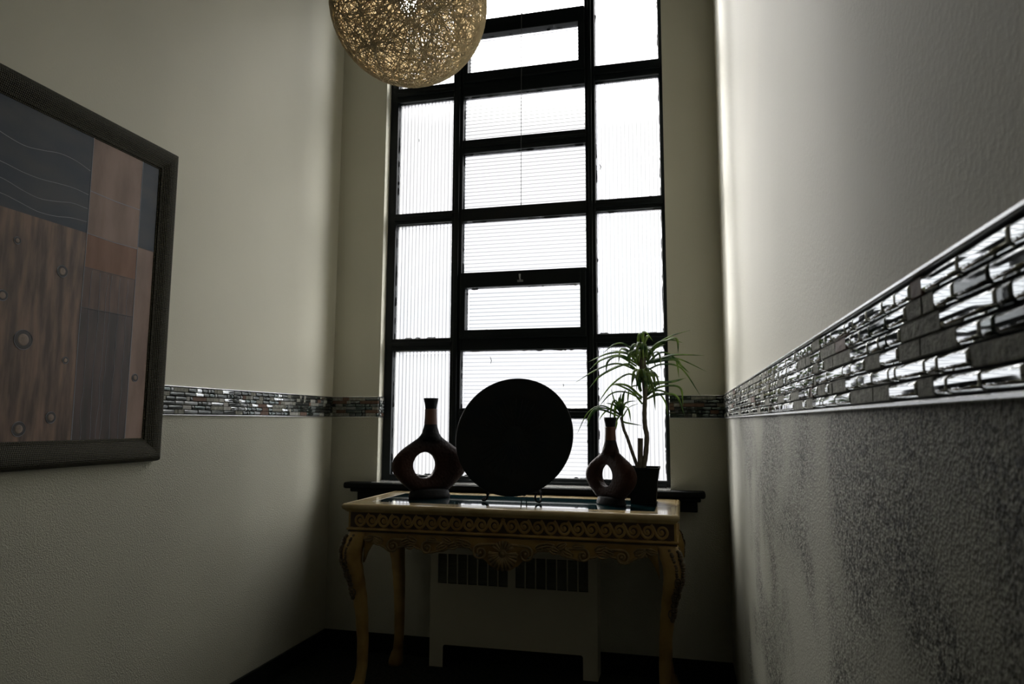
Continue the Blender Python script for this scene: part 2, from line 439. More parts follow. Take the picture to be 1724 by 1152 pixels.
panes = []
def pane(x0, x1, z0, z1, vertical, y=GY, parent=win):
    bm = bmesh.new(); pitch = .0215; sub = 8
    L = (x1-x0) if vertical else (z1-z0); n = int(L/pitch*sub)
    F = []; B = []
    for i in range(n+1):
        t = i/n*L; h = .0025*math.sin(2*PI*t/pitch+.5)
        if vertical:
            F.append((bm.verts.new((x0+t, y-.003+h, z0)), bm.verts.new((x0+t, y-.003+h, z1))))
        else:
            F.append((bm.verts.new((x0, y-.003+h, z0+t)), bm.verts.new((x1, y-.003+h, z0+t))))
    if vertical: c = [(x0, z0), (x0, z1), (x1, z0), (x1, z1)]
    else: c = [(x0, z0), (x1, z0), (x0, z1), (x1, z1)]
    Bv = [bm.verts.new((p[0], y+.004, p[1])) for p in c]
    for i in range(n):
        f = bm.faces.new((F[i][0], F[i][1], F[i+1][1], F[i+1][0])); f.smooth = True
    f = bm.faces.new((Bv[0], Bv[2], Bv[3], Bv[1])); f.material_index = 1
    o = obj('glass_pane', bm, [reeded, clear], parent)
    # ragged black paint and a pale putty line left round the pane
    rnd = random.Random(int(x0*1000+z0*7777))
    bm = bmesh.new()
    def ragged(a, b, horiz, sgn, at, wmax):
        n = max(6, int(abs(b-a)/.010)); pts = []; w = 0; run = 0
        for i in range(n+1):
            if run <= 0: w = rnd.choice([.0012, .002, .002, .003, .003, .005, wmax]); run = rnd.randint(1, 5)
            run -= 1
            pts.append((a+(b-a)*i/n, at+sgn*(w+rnd.uniform(-.001, .001))))
        poly = [(a, at-sgn*.004)]+pts+[(b, at-sgn*.004)]
        if not horiz: poly = [(q, p) for p, q in poly]
        prism(bm, poly, 1, y-.0095, y-.0078)
    ragged(x0, x1, True, 1, z0, .008); ragged(x0, x1, True, -1, z1, .008)
    ragged(z0, z1, False, 1, x0, .007); ragged(z0, z1, False, -1, x1, .006)
    obj('glazing_paint', bm, putty, o)
    bm = bmesh.new()
    for (a0, a1, b0, b1) in ((x0-.002, x0+.009, z0, z1), (x1-.005, x1+.002, z0, z1), (x0+.0092, x1-.0052, z1-.017, z1+.002), (x0+.0092, x1-.0052, z0-.002, z0+.004)):
        box(bm, a0, a1, y+.008, y+.012, b0, b1)
    obj('outer_putty', bm, putty_l, o)
    return o
zs = [.936, 1.632, 1.701, 2.373, 2.437, 3.12, 3.208, 3.86]
for i in range(0, 8, 2):
    pane(.335, .683, zs[i], zs[i+1], True); pane(1.505, 1.854, zs[i], zs[i+1], True)
pane(.743, 1.4515, .936, 1.253, False); pane(.743, 1.4515, 1.305, 1.626, False)
pane(.770, 1.420, 1.737, 1.980, False, parent=s1)
pane(.743, 1.4515, 2.062, 2.368, False); pane(.743, 1.4515, 2.439, 2.770, False); pane(.743, 1.4515, 2.847, 3.115, False)
pane(.770, 1.418, 3.244, 3.477, False, parent=s2); pane(.743, 1.4515, 3.564, 3.86, False)
# little dark chips stuck to the glass
bm = bmesh.new()
for x, z, s in ((.462, 2.885, .010), (1.531, 2.63, .016), (.915, 1.57, .020), (1.32, 1.43, .008)):
    tube(bm, [(x-s*.3, GY-.009, z+s), (x+s*.1, GY-.010, z), (x-s*.2, GY-.009, z-s)], [.0012, .0022, .001], 5)
obj('paint_chip', bm, putty, win)

# sill board
sillm = mat('black stained sill', (.003, .004, .004), .6, spec=.15)
bm = bmesh.new()
box(bm, GL+.0005, GR-.0005, -.02, .116, SILL-.03, SILL-.004, 0)
box(bm, .125, 2.037, -.085, -.0005, .868, SILL-.004, 0, .010)
box(bm, .160, 2.015, -.070, -.0005, .850, .872, 0, .006)
box(bm, .197, 1.999, -.055, -.0005, .800, .856, 0, .005)
struct('trim_6', bm, sillm)
# pale painted ledge between the steel frame and the board
bm = bmesh.new(); box(bm, GL+.001, GR-.001, -.072, .058, SILL-.0038, SILL-.0005, 0, .001)
struct('trim_7', bm, mat('cream painted ledge', (.90, .90, .87), .12, spec=.6, coat=1))

# pull cord
bm = bmesh.new()
tube(bm, [(1.0945, .026, 3.56), (1.0955, .024, 3.2), (1.0945, .025, 2.8), (1.0960, .024, 2.435)], .0017, 6)
tube(bm, [(1.0960, .024, 2.445), (1.0960, .024, 2.425)], [.0018, .003], 6)
tube(bm, [(1.0945, .040, 3.56), (1.0945, .026, 3.56)], .004, 6)
cord = obj('pull_cord', bm, mat('thin grey cord', (.10, .10, .10), .8))
cord['label'] = 'thin grey pull cord hanging down the middle of the tall window'; cord['category'] = 'cord'

# ------------------------------------------------------------------ radiator cover
rad = thing('radiator_cover', 'cream metal radiator cover with louvred grilles behind the carved console table', 'radiator', (1.09, -.065, 0))
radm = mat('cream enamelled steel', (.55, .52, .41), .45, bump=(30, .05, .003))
bm = bmesh.new()
X0, X1, Y0, Y1, ZT = .660, 1.517, -.130, -.001, .690
th = .004
# front sheet built round the two grille openings and the toe cut-out
def fp(x0, x1, z0, z1): box(bm, x0, x1, Y0, Y0+th, z0, z1)
g1, g2 = (.700, 1.069), (1.109, 1.473); gz0, gz1 = .411, .558
fp(X0, X1, gz1, ZT); fp(X0, g1[0], gz0, gz1); fp(g1[1], g2[0], gz0, gz1); fp(g2[1], X1, gz0, gz1)
for g in (g1, g2):
    w = (g[1]-g[0]+.006)/7
    for k in range(1, 7): fp(g[0]+k*w-.006, g[0]+k*w, gz0, gz1)
lo = [(X0, gz0), (X0, .001), (.731, .001), (.731, .092)]
for k in range(1, 6): a = PI-k*PI/10; lo.append((.744+.013*math.cos(a), .097+.013*math.sin(a)))
for k in range(0, 6): a = PI/2-k*PI/10; lo.append((1.432+.013*math.cos(a), .102+.013*math.sin(a)))
lo += [(1.445, .001), (X1, .001), (X1, gz0)]
prism(bm, lo, 1, Y0, Y0+th)
box(bm, X0, X0+th, Y0+th, Y1, .001, ZT); box(bm, X1-th, X1, Y0+th, Y1, .001, ZT); box(bm, X0, X1, Y0, Y1, ZT, ZT+th, 0, .001)
obj('casing', bm, radm, rad)
dark = mat('dark convector inside', (.006, .006, .006), .9)
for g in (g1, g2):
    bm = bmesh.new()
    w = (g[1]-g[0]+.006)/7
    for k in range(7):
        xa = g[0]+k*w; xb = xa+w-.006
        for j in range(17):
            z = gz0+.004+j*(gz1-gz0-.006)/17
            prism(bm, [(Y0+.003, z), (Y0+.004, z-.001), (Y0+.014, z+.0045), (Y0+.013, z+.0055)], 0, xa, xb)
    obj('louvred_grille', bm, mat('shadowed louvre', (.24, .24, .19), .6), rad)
bm = bmesh.new(); box(bm, X0+.01, X1-.01, Y0+.03, Y1-.002, .14, .62); obj('convector', bm, dark, rad)
for sx in (.672, 1.505):
    bm = bmesh.new(); lathe(bm, [(0, .003), (.004, .002), (.005, 0)], (0, 0, 0), 10, mat4=Matrix.Translation((sx, Y0, .55)) @ Matrix.Rotation(PI/2, 4, 'X'))
    obj('screw', bm, radm, rad)

# ------------------------------------------------------------------ console table
TZ = .865; TX0, TX1, TY0, TY1 = .432, 1.918, -.682, -.088
wood = mat('honey glazed carved wood', (.36, .235, .075), .45, spec=.4, bump=(40, .12, .003), var=(9, (.21, .12, .034), .38, .66), coat=.05)
creamw = mat('antique gold cream lacquer', (.46, .36, .19), .26, spec=.6, var=(14, (.36, .26, .11), .4, .7), coat=.5, bump=(30, .05, .002))
groove = mat('dark antiquing glaze', (.050, .026, .010), .6)
carved = mat('antiqued relief carving', (.16, .11, .045), .5, bump=(60, .2, .003), var=(25, (.28, .19, .08), .4, .7))
tglass = mat('teal black table glass', (.006, .030, .036), .035, spec=1.0, coat=1)
tbl = thing('console_table', 'carved honey wood console table with inset glass top standing under the window', 'table', ((TX0+TX1)/2, (TY0+TY1)/2, 0))

def moulding(bm, x0, x1, y0, y1, prof, mi=0):
    """closed profile [(outset, z)] mitred round the rectangle"""
    R = []
    for o, z in prof:
        R.append([bm.verts.new(p) for p in ((x0-o, y0-o, z), (x1+o, y0-o, z), (x1+o, y1+o, z), (x0-o, y1+o, z))])
    n = len(prof); fs = []
    for i in range(n):
        a, b = R[i], R[(i+1) % n]
        for k in range(4): fs.append(bm.faces.new((a[k], a[(k+1) % 4], b[(k+1) % 4], b[k])))
    for f in fs: f.material_index = mi
    bmesh.ops.recalc_face_normals(bm, faces=fs)
bm = bmesh.new()
arc = [(-.012+.012*math.sin(a), TZ-.014+.014*math.cos(a)) for a in [k*PI/10 for k in range(0, 10)]]
prof = [(-.105, TZ-.020), (-.105, TZ-.003), (-.102, TZ-.0005), (-.022, TZ-.0005), (-.0205, TZ-.004), (-.018, TZ-.004), (-.016, TZ)] + arc + \
       [(-.010, TZ-.029), (-.014, TZ-.033), (-.020, TZ-.038), (-.026, TZ-.0395), (-.06, TZ-.0395)]
moulding(bm, TX0, TX1, TY0, TY1, prof)
obj('top_border', bm, creamw, tbl)
bm = bmesh.new()
box(bm, TX0+.1, TX1-.1, TY0+.1, TY1-.1, TZ-.010, TZ-.0010, 0)
obj('glass_inset', bm, tglass, tbl)

FX0, FX1, FY, BY = .454, 1.904, -.652, -.118       # frieze faces
bm = bmesh.new()
moulding(bm, FX0, FX1, FY, BY, [(0, .755), (0, .8265), (-.02, .8265), (-.02, .755)])
# bead under the frieze
moulding(bm, FX0, FX1, FY, BY, [(-.005, .742)]+[(.001+.006*math.cos(a), .7505+.0055*math.sin(a)) for a in [-PI/2+k*PI/8 for k in range(9)]]+[(-.005, .757)])
obj('frieze', bm, wood, tbl)
bm = bmesh.new(); moulding(bm, FX0, FX1, FY, BY, [(-.006, .7375), (.0015, .7375), (.0015, .7425), (-.006, .7425)])
box(bm, FX0+.01, FX1-.01, FY-.0009, FY+.004, .7590, .8240, 0)
groove_bm = bm

def spiral(bm, cx, cz, r0, turns, a0, sgn, y, rad, tail=None, n=26, flat=.6):
    P = []
    if tail: P += tail
    for i in range(n+1):
        t = i/n; a = a0+sgn*turns*2*PI*t; r = r0*(1-t)**.85+.0035
        P.append((cx+r*math.cos(a), y-.002*t, cz+r*math.sin(a)))
    R = [rad*(1-.35*i/len(P)) for i in range(len(P))]
    tube(bm, P, R, 6, flat=(Vector((0, 1, 0)), flat))
    blob(bm, (cx, y-.002, cz), (rad*1.2, rad*1.0, rad*1.2), seg=8)

CX = (FX0+FX1)/2
bm = bmesh.new()
pitch = .0572; N = 12
for side in (-1, 1):
    for k in range(N):
        cx = CX+side*(.034+k*pitch); s = -side
        # running wave: sweeps up from the foot of the neighbour and curls over
        # the stroke falls from the top of its neighbour, sweeps along the foot and curls up and over
        foot = [(cx-side*.040, FY-.001, .8195), (cx-side*.031, FY-.0015, .808), (cx-side*.024, FY-.002, .792), (cx-side*.017, FY-.002, .778), (cx-side*.008, FY-.002, .7690)]
        spiral(bm, cx+side*.003, .7920, .0225, 1.3, -PI/2, side, FY-.0015, .0070, foot, 26)
obj('wave_scroll_carving', bm, wood, tbl)
bm = groove_bm
for side in (-1, 1):
    for k in range(N):
        cx = CX+side*(.034+k*pitch+pitch*.55)
        prism(bm, [(cx-.009, .7582), (cx+.009, .7582), (cx, .7700)], 1, FY-.0035, FY)
obj('dark_groove', bm, [groove, carved], tbl)

AP = [(0, .604), (.03, .606), (.06, .622), (.085, .645), (.12, .668), (.16, .690), (.22, .690), (.28, .668), (.335, .658), (.385, .672), (.43, .690), (.47, .676), (.52, .655), (.56, .676), (.60, .706), (.66, .700), (.73, .66)]
bm = bmesh.new()
W = .648; n = 120
pts = [(CX-W+2*W*i/n, lerp_pts(AP, abs(-W+2*W*i/n))) for i in range(n+1)]
prism(bm, [(CX+W, .742), (CX-W, .742)]+pts, 1, FY+.004, FY+.026)
for x in (FX0+.006, FX1-.026):     # side aprons
    prism(bm, [(FY+.06, .742)]+[(FY+.06+(BY-FY-.12)*i/20, .70-.02*math.sin(PI*i/20)**2) for i in range(21)]+[(BY-.06, .742)], 0, x, x+.02)
prism(bm, [(FX0+.06, .742), (FX0+.06, .70), (FX1-.06, .70), (FX1-.06, .742)], 1, BY-.026, BY-.006)
obj('apron', bm, wood, tbl)

# carved relief on the apron
def leaf(bm, x, z, L, w, ang, y):
    ca, sa = math.cos(ang), math.sin(ang)
    for s in (-1, 0, 1):
        P = []
        for i in range(6):
            t = i/5; off = s*w*.55*math.sin(PI*min(1, t*1.1))+s*.3*w
            P.append((x+ca*L*t-sa*off, y-.006*math.sin(PI*t), z+sa*L*t+ca*off))
        tube(bm, P, [w*.32*(1-.8*abs(i/5-.35)) for i in range(6)], 6, flat=(Vector((0, 1, 0)), .8))
bm = bmesh.new(); ya = FY+.002
for s in (-1, 1):
    spiral(bm, CX+s*.100, .676, .030, 1.6, (PI*.5), -s, ya-.006, .0062, [(CX+s*.02, ya-.004, .712), (CX+s*.06, ya-.006, .712)])
    spiral(bm, CX+s*.345, .682, .024, 1.5, (PI*.5), -s, ya-.004, .0060, [(CX+s*.24, ya-.002, .700), (CX+s*.29, ya-.004, .708)])
    spiral(bm, CX+s*.505, .683, .026, 1.6, (PI*.5), -s, ya-.004, .0060, [(CX+s*.43, ya-.002, .704), (CX+s*.46, ya-.004, .712)])
    # scalloped rim following the lower edge
    P = [(CX+s*x, ya-.001, lerp_pts(AP, x)+.004) for x in [.13+.5*i/50 for i in range(51)]]
    tube(bm, P, .0045, 6)
    rnd = random.Random(5)
    for x, z, L, w, a in ((.145, .700, .055, .016, .35), (.175, .712, .05, .014, .1), (.20, .704, .05, .015, -.3), (.235, .708, .045, .014, .5), (.255, .700, .05, .015, -.4), (.395, .704, .05, .016, .4), (.405, .690, .045, .015, -.1),
                          (.425, .712, .05, .014, -.35), (.555, .700, .05, .016, .35), (.565, .688, .045, .014, .6), (.60, .716, .05, .013, -.2), (.30, .716, .05, .012, .1)):
        leaf(bm, CX+s*x, z, L, w, a if s > 0 else PI-a, ya-.002)
    for x in (.165, .215, .27, .41, .44, .57, .60, .625):
        blob(bm, (CX+s*x, ya-.004, .700+rnd.uniform(-.008, .012)), (.008, .006, .007))
obj('apron_relief_carving', bm, carved, tbl, True)
# the shell
bm = bmesh.new(); cz = .676
for k in range(13):
    a = PI+PI*(k+.0)/12; L = .060+.012*math.sin(PI*k/12)
    tube(bm, [(CX+.016*math.cos(a), ya-.010, cz+.016*math.sin(a)), (CX+L*.6*math.cos(a), ya-.014, cz+L*.6*math.sin(a)), (CX+L*math.cos(a), ya-.006, cz+L*math.sin(a))], [.0035, .0065, .0078], 8)
for k in range(7):
    a = PI*.18+PI*.64*k/6; L = .052
    tube(bm, [(CX+.016*math.cos(a), ya-.008, cz+.016*math.sin(a)), (CX+L*math.cos(a), ya-.004, cz+L*math.sin(a))], [.003, .0062], 8)
lathe(bm, [(0, .010), (.008, .009), (.012, .004), (.015, .006), (.018, .002), (.018, -.004)], (0, 0, 0), 20, mat4=Matrix.Translation((CX, ya-.010, cz)) @ Matrix.Rotation(PI/2, 4, 'X'))
prism(bm, [(CX+.066*math.cos(PI+PI*i/16), cz+.070*math.sin(PI+PI*i/16)) for i in range(17)], 1, ya-.006, ya+.004)
obj('carved_shell', bm, carved, tbl, True)

# cabriole legs
LP = [(.742, .000, .045), (.70, -.018, .046), (.655, -.030, .044), (.61, -.030, .041), (.56, -.020, .036), (.50, -.008, .031), (.43, .002, .0285), (.34, .009, .0255), (.24, .014, .0235), (.15, .014, .0225), (.09, .008, .023), (.055, -.004, .030), (.02, -.012, .034), (.001, -.012, .033)]
def leg(sx, sy):
    cx = FX0+.045 if sx < 0 else FX1-.045; cy = FY+.045 if sy < 0 else BY-.045
    bm = bmesh.new(); rings = []
    zz = [.742-(.741)*i/44 for i in range(45)]
    LPr = LP[::-1]
    for z in zz:
        off = lerp_pts([(a, b) for a, b, c in LPr], z); hw = lerp_pts([(a, c) for a, b, c in LPr], z)
        # LP offsets: negative = outward
        ox = cx-sx*off if True else 0; oy = cy-sy*off
        ring = []
        for k in range(24):
            a = 2*PI*k/24; c, s = math.cos(a), math.sin(a); p = 3.2
            q = (abs(c)**p+abs(s)**p)**(-1/p)
            ring.append(bm.verts.new((ox+hw*q*c, oy+hw*q*s, z)))
        rings.append(ring)
    for a, b in zip(rings, rings[1:]):
        for k in range(24): bm.faces.new((a[k], b[k], b[(k+1) % 24], a[(k+1) % 24]))
    bm.faces.new(rings[0]); bm.faces.new(rings[-1][::-1])
    # ear bracket sweeping into the apron
    prism(bm, [(cx-sx*.035, .742), (cx-sx*.115, .742), (cx-sx*.112, .716), (cx-sx*.085, .700), (cx-sx*.062, .678), (cx-sx*.042, .645), (cx-sx*.025, .60)], 1, cy+sy*.012, cy+sy*.034)
    prism(bm, [(cy-sy*.030, .742), (cy-sy*.075, .742), (cy-sy*.072, .722), (cy-sy*.055, .705), (cy-sy*.042, .690), (cy-sy*.030, .670)], 0, cx+sx*.012, cx+sx*.034)
    bmesh.ops.recalc_face_normals(bm, faces=bm.faces[:])
    o = obj('leg', bm, wood, tbl, True)
    # acanthus trail on the knee
    bm = bmesh.new(); rnd = random.Random(3)
    for i in range(26):
        z = .72-.26*i/25
        off = lerp_pts([(a, b) for a, b, c in LPr], z); hw = lerp_pts([(a, c) for a, b, c in LPr], z)
        ex, ey = cx-sx*off+sx*hw*.86, cy-sy*off+sy*hw*.86
        spread = .034*max(0, 1-i/30)
        for t in (-1, 0, 1):
            px = ex-sx*(spread if t < 0 else 0); py = ey-sy*(spread if t > 0 else 0)
            blob(bm, (px, py, z+rnd.uniform(-.003, .003)), (.008+rnd.uniform(0, .004), .008+rnd.uniform(0, .004), .006+rnd.uniform(0, .005)), Matrix.Rotation(rnd.uniform(-.8, .8), 4, 'X'), 7)
    for zc, r in ((.60, .012), (.54, .011), (.47, .011)):
        off = lerp_pts([(a, b) for a, b, c in LPr], zc); hw = lerp_pts([(a, c) for a, b, c in LPr], zc)
        yf = cy-sy*off+sy*(hw+.001)
        P = [(cx-sx*off+sx*hw*.45+r*math.cos(a), yf, zc+r*1.5*math.sin(a)) for a in [2*PI*k/16 for k in range(17)]]
        tube(bm, P, .0035, 6)
    blob(bm, (ex-sx*.006, ey, .448), (.011, .009, .014))
    obj('knee_carving', bm, mat('antiqued dark carving', (.075, .050, .022), .5), o, True)
    # scroll foot
    bm = bmesh.new()
    fx, fy = cx+sx*.012+sx*.018, cy+sy*.012+sy*.018
    lathe(bm, [(0, -.016), (.012, -.016), (.018, -.010), (.020, 0), (.018, .010), (.012, .016), (0, .016)], (0, 0, 0), 16, mat4=Matrix.Translation((fx, fy, .0215)) @ Matrix.Rotation(PI/2, 4, Vector((sx, -sy, 0)).normalized().cross(Vector((0, 0, 1)))))
    obj('scroll_foot', bm, groove, o, True)
for sx in (-1, 1):
    for sy in (-1, 1): leg(sx, sy)

# ------------------------------------------------------------------ vases
def vase_mat():
    m = bpy.data.materials.new('brown crackle glaze'); m.use_nodes = True
    n = m.node_tree.nodes; l = m.node_tree.links; b = n['Principled BSDF']
    b.inputs['Roughness'].default_value = .6; b.inputs['Specular IOR Level'].default_value = .15
    t = n.new('ShaderNodeTexCoord'); s = n.new('ShaderNodeSeparateXYZ'); l.new(t.outputs['Object'], s.inputs[0])
    nz = n.new('ShaderNodeTexNoise'); nz.inputs['Scale'].default_value = 14; l.new(t.outputs['Object'], nz.inputs['Vector'])
    ad = n.new('ShaderNodeMath'); ad.operation = 'MULTIPLY_ADD'; l.new(nz.outputs['Fac'], ad.inputs[0]); ad.inputs[1].default_value = .05; l.new(s.outputs['Z'], ad.inputs[2])
    r = n.new('ShaderNodeValToRGB'); l.new(ad.outputs[0], r.inputs[0])
    e = r.color_ramp.elements; e[0].position = .0; e[0].color = (.016, .005, .003, 1); e[1].position = 1; e[1].color = (.005, .006, .008, 1)
    x = e.new(.20); x.color = (.026, .008, .0035, 1); x = e.new(.27); x.color = (.016, .006, .004, 1); x = e.new(.31); x.color = (.005, .006, .008, 1)
    l.new(r.outputs[0], b.inputs['Base Color'])
    v = n.new('ShaderNodeTexVoronoi'); v.inputs['Scale'].default_value = 75; l.new(t.outputs['Object'], v.inputs['Vector'])
    bp = n.new('ShaderNodeBump'); bp.inputs['Strength'].default_value = .6; bp.inputs['Distance'].default_value = .003
    l.new(v.outputs['Distance'], bp.inputs['Height']); l.new(bp.outputs[0], b.inputs['Normal'])
    return m
vmat = vase_mat()
vband = mat('terracotta neck glaze', (.075, .026, .012), .5, bump=(60, .3, .002))
vfoot = mat('rough black foot', (.006, .006, .007), .6, spec=.2, bump=(50, .5, .004))
OUT = [(.033, .094), (.045, .108), (.08, .148), (.119, .181), (.157, .190), (.190, .181), (.211, .164), (.235, .139), (.257, .108), (.272, .086), (.287, .064), (.302, .050), (.318, .041)]
def vase(loc, rz, S, label):
    t = thing('ring_vase', label, 'vase', (loc[0], loc[1], loc[2]), rz, 'pierced vases on the console table')
    bm = bmesh.new()
    # body: outline ring swept into the hole ring with a rounded thickness
    hx, hz, hr = -.030, .158, .0620; N = 96; Kk = 10
    outl = [(w, z) for z, w in OUT]; left = [(-w, z) for z, w in OUT][::-1]
    poly = [Vector((x, 0, z)) for x, z in bez([(x, z, 0) for x, z in outl], 60) for x, z in [(x, z)]] if False else None
    def curve(pts):
        return [(p.x, p.y) for p in bez([(x, z, 0) for x, z in pts], 44)]
    loop = curve(outl)+curve(left)
    # resample by angle about the hole centre
    loop_ang = []
    for i in range(N):
        a = 2*PI*i/N; dx, dz = math.cos(a), math.sin(a); best = None
        for (x1, z1), (x2, z2) in zip(loop, loop[1:]+loop[:1]):
            ex, ez = x2-x1, z2-z1; den = dx*ez-dz*ex
            if abs(den) < 1e-12: continue
            tt = ((x1-hx)*ez-(z1-hz)*ex)/den; u = ((x1-hx)*dz-(z1-hz)*dx)/den
            if tt > 0 and -1e-6 <= u <= 1+1e-6 and (best is None or tt > best): best = tt
        loop_ang.append((hx+dx*best, hz+dz*best))
    rings = []
    for j in range(2*Kk):
        ph = 2*PI*(j+.5)/(2*Kk)                    # 0 = outer edge, pi = hole edge
        co, side = math.cos(ph), math.sin(ph)
        ex = .8 if co > 0 else .38
        s = (1+math.copysign(abs(co)**ex, co))/2
        ring = []
        for i in range(N):
            a = 2*PI*i/N; ox, oz = loop_ang[i]; ix, iz = hx+hr*.97*math.cos(a), hz+hr*math.sin(a)
            x = ix+(ox-ix)*s; z = iz+(oz-iz)*s
            th = .040*min(1, max(.55, (.34-z)/.12))
            ring.append(bm.verts.new((x*S, (th*(.66+.34*min(1, s*2)))*S*(abs(side)**(.8 if co > 0 else .30))*(1 if side > 0 else -1), z*S)))
        rings.append(ring)
    for j in range(2*Kk):
        a, b = rings[j], rings[(j+1) % (2*Kk)]
        for i in range(N): bm.faces.new((a[i], a[(i+1) % N], b[(i+1) % N], b[i]))
    neck = [(.0, .27), (.052, .275), (.046, .300), (.041, .318), (.0345, .340), (.0305, .358), (.028, .39), (.0275, .425), (.0300, .450), (.0345, .470), (.0365, .483), (.0335, .4835), (.029, .470), (.024, .44), (.022, .38), (0, .37)]
    lathe(bm, [(r*S, z*S) for r, z in neck], (0, 0, 0), 32)
    bmesh.ops.recalc_face_normals(bm, faces=bm.faces[:])
    obj('body', bm, vmat, None, True).parent = t
    bm = bmesh.new(); lathe(bm, [(.0312*S, .354*S), (.0318*S, .360*S), (.0298*S, .39*S), (.0292*S, .42*S), (.0300*S, .428*S), (.0275*S, .431*S)], (0, 0, 0), 32)
    obj('neck_band', bm, vband, None, True).parent = t
    bm = bmesh.new(); lathe(bm, [(0, .0), (.104*S, 0), (.107*S, .006*S), (.103*S, .018*S), (.096*S, .034*S), (.088*S, .044*S), (0, .05*S)], (0, 0, 0), 40, 1, .52)
    obj('foot', bm, vfoot, None, True).parent = t
    return t
vase((.728, -.350, TZ), math.radians(40), 1.0, 'taller brown ring vase with a pierced body, left of the round charger')
vase((1.615, -.385, TZ), math.radians(-41), .81, 'smaller brown ring vase with a pierced body, beside the plant pot')

# ------------------------------------------------------------------ charger on its wire stand
pm = mat('black green hammered charger', (.004, .007, .008), .6, spec=.12, bump=(26, .25, .004), var=(12, (.008, .009, .008)))
PC = Vector((1.151, -.352, 1.167)); tilt = math.radians(15)
Rm = Matrix.Translation(PC) @ Matrix.Rotation(PI/2-tilt, 4, 'X')
bm = bmesh.new(); R_ = .2885
prof = [(0, -.010), (.08, -.010), (.15, -.008), (.19, -.004), (.205, .001), (.215, .000), (.25, .004), (.278, .008), (.2865, .0075), (.2885, .004), (.286, .000), (.25, -.006), (.20, -.014), (.10, -.019), (0, -.020)]
lathe(bm, prof, (0, 0, 0), 96, mat4=Rm)
for k in range(36):     # faint radial flutes
    a = 2*PI*k/36; c, s = math.cos(a), math.sin(a)
    P = [Rm @ Vector((r*c, r*s, h)) for r, h in ((.05, -.0095), (.10, -.0085), (.15, -.0068), (.185, -.0035))]
    tube(bm, P, [.001, .0018, .0022, .0010], 6)
plate = obj('charger_plate', bm, pm, None, True)
plate['label'] = 'large round black decorative charger leaning on a wire stand'; plate['category'] = 'plate'
st = thing('plate_stand', 'black wire easel with curled feet holding up the round charger', 'plate stand', (1.16, -.36, TZ))
wire = mat('black iron wire', (.002, .002, .002), .8, spec=.05)
for s in (-1, 1):
    bm = bmesh.new(); x = 1.163+s*.128; w = .0042
    # bottom loop standing on the table, the hook in front of the rim and the strut rising behind it
    P = [(x-s*.003, -.447, .909), (x-s*.0125, -.447, .902), (x-s*.0145, -.447, .888), (x-s*.009, -.447, .875), (x, -.446, TZ+.0065), (x+s*.009, -.445, .872), (x+s*.010, -.438, .877), (x+s*.004, -.420, .879), (x, -.400, .880), (x, -.385, .884), (x-s*.004, -.368, .905), (x-s*.02, -.335, .93), (x-s*.06, -.295, 1.05), (1.163+s*.02, -.262, 1.17)]
    tube(bm, bez(P, 60), w, 8)
    obj('front_foot', bm, wire, st, True)
bm = bmesh.new()
tube(bm, bez([(1.145, -.262, 1.17), (1.148, -.215, 1.03), (1.149, -.183, TZ+.045), (1.154, -.180, TZ+.010), (1.163, -.178, TZ+.0045), (1.172, -.180, TZ+.010), (1.177, -.183, TZ+.045), (1.178, -.215, 1.03), (1.181, -.262, 1.17)], 40), .0028, 8)
tube(bm, [(1.143, -.262, 1.17), (1.183, -.262, 1.17)], .0032, 8)
obj('back_strut', bm, wire, st, True)
bm = bmesh.new(); tube(bm, [(1.163-.124, -.353, .902), (1.163+.124, -.353, .902)], .0028, 8)
obj('cross_wire', bm, wire, st, True)

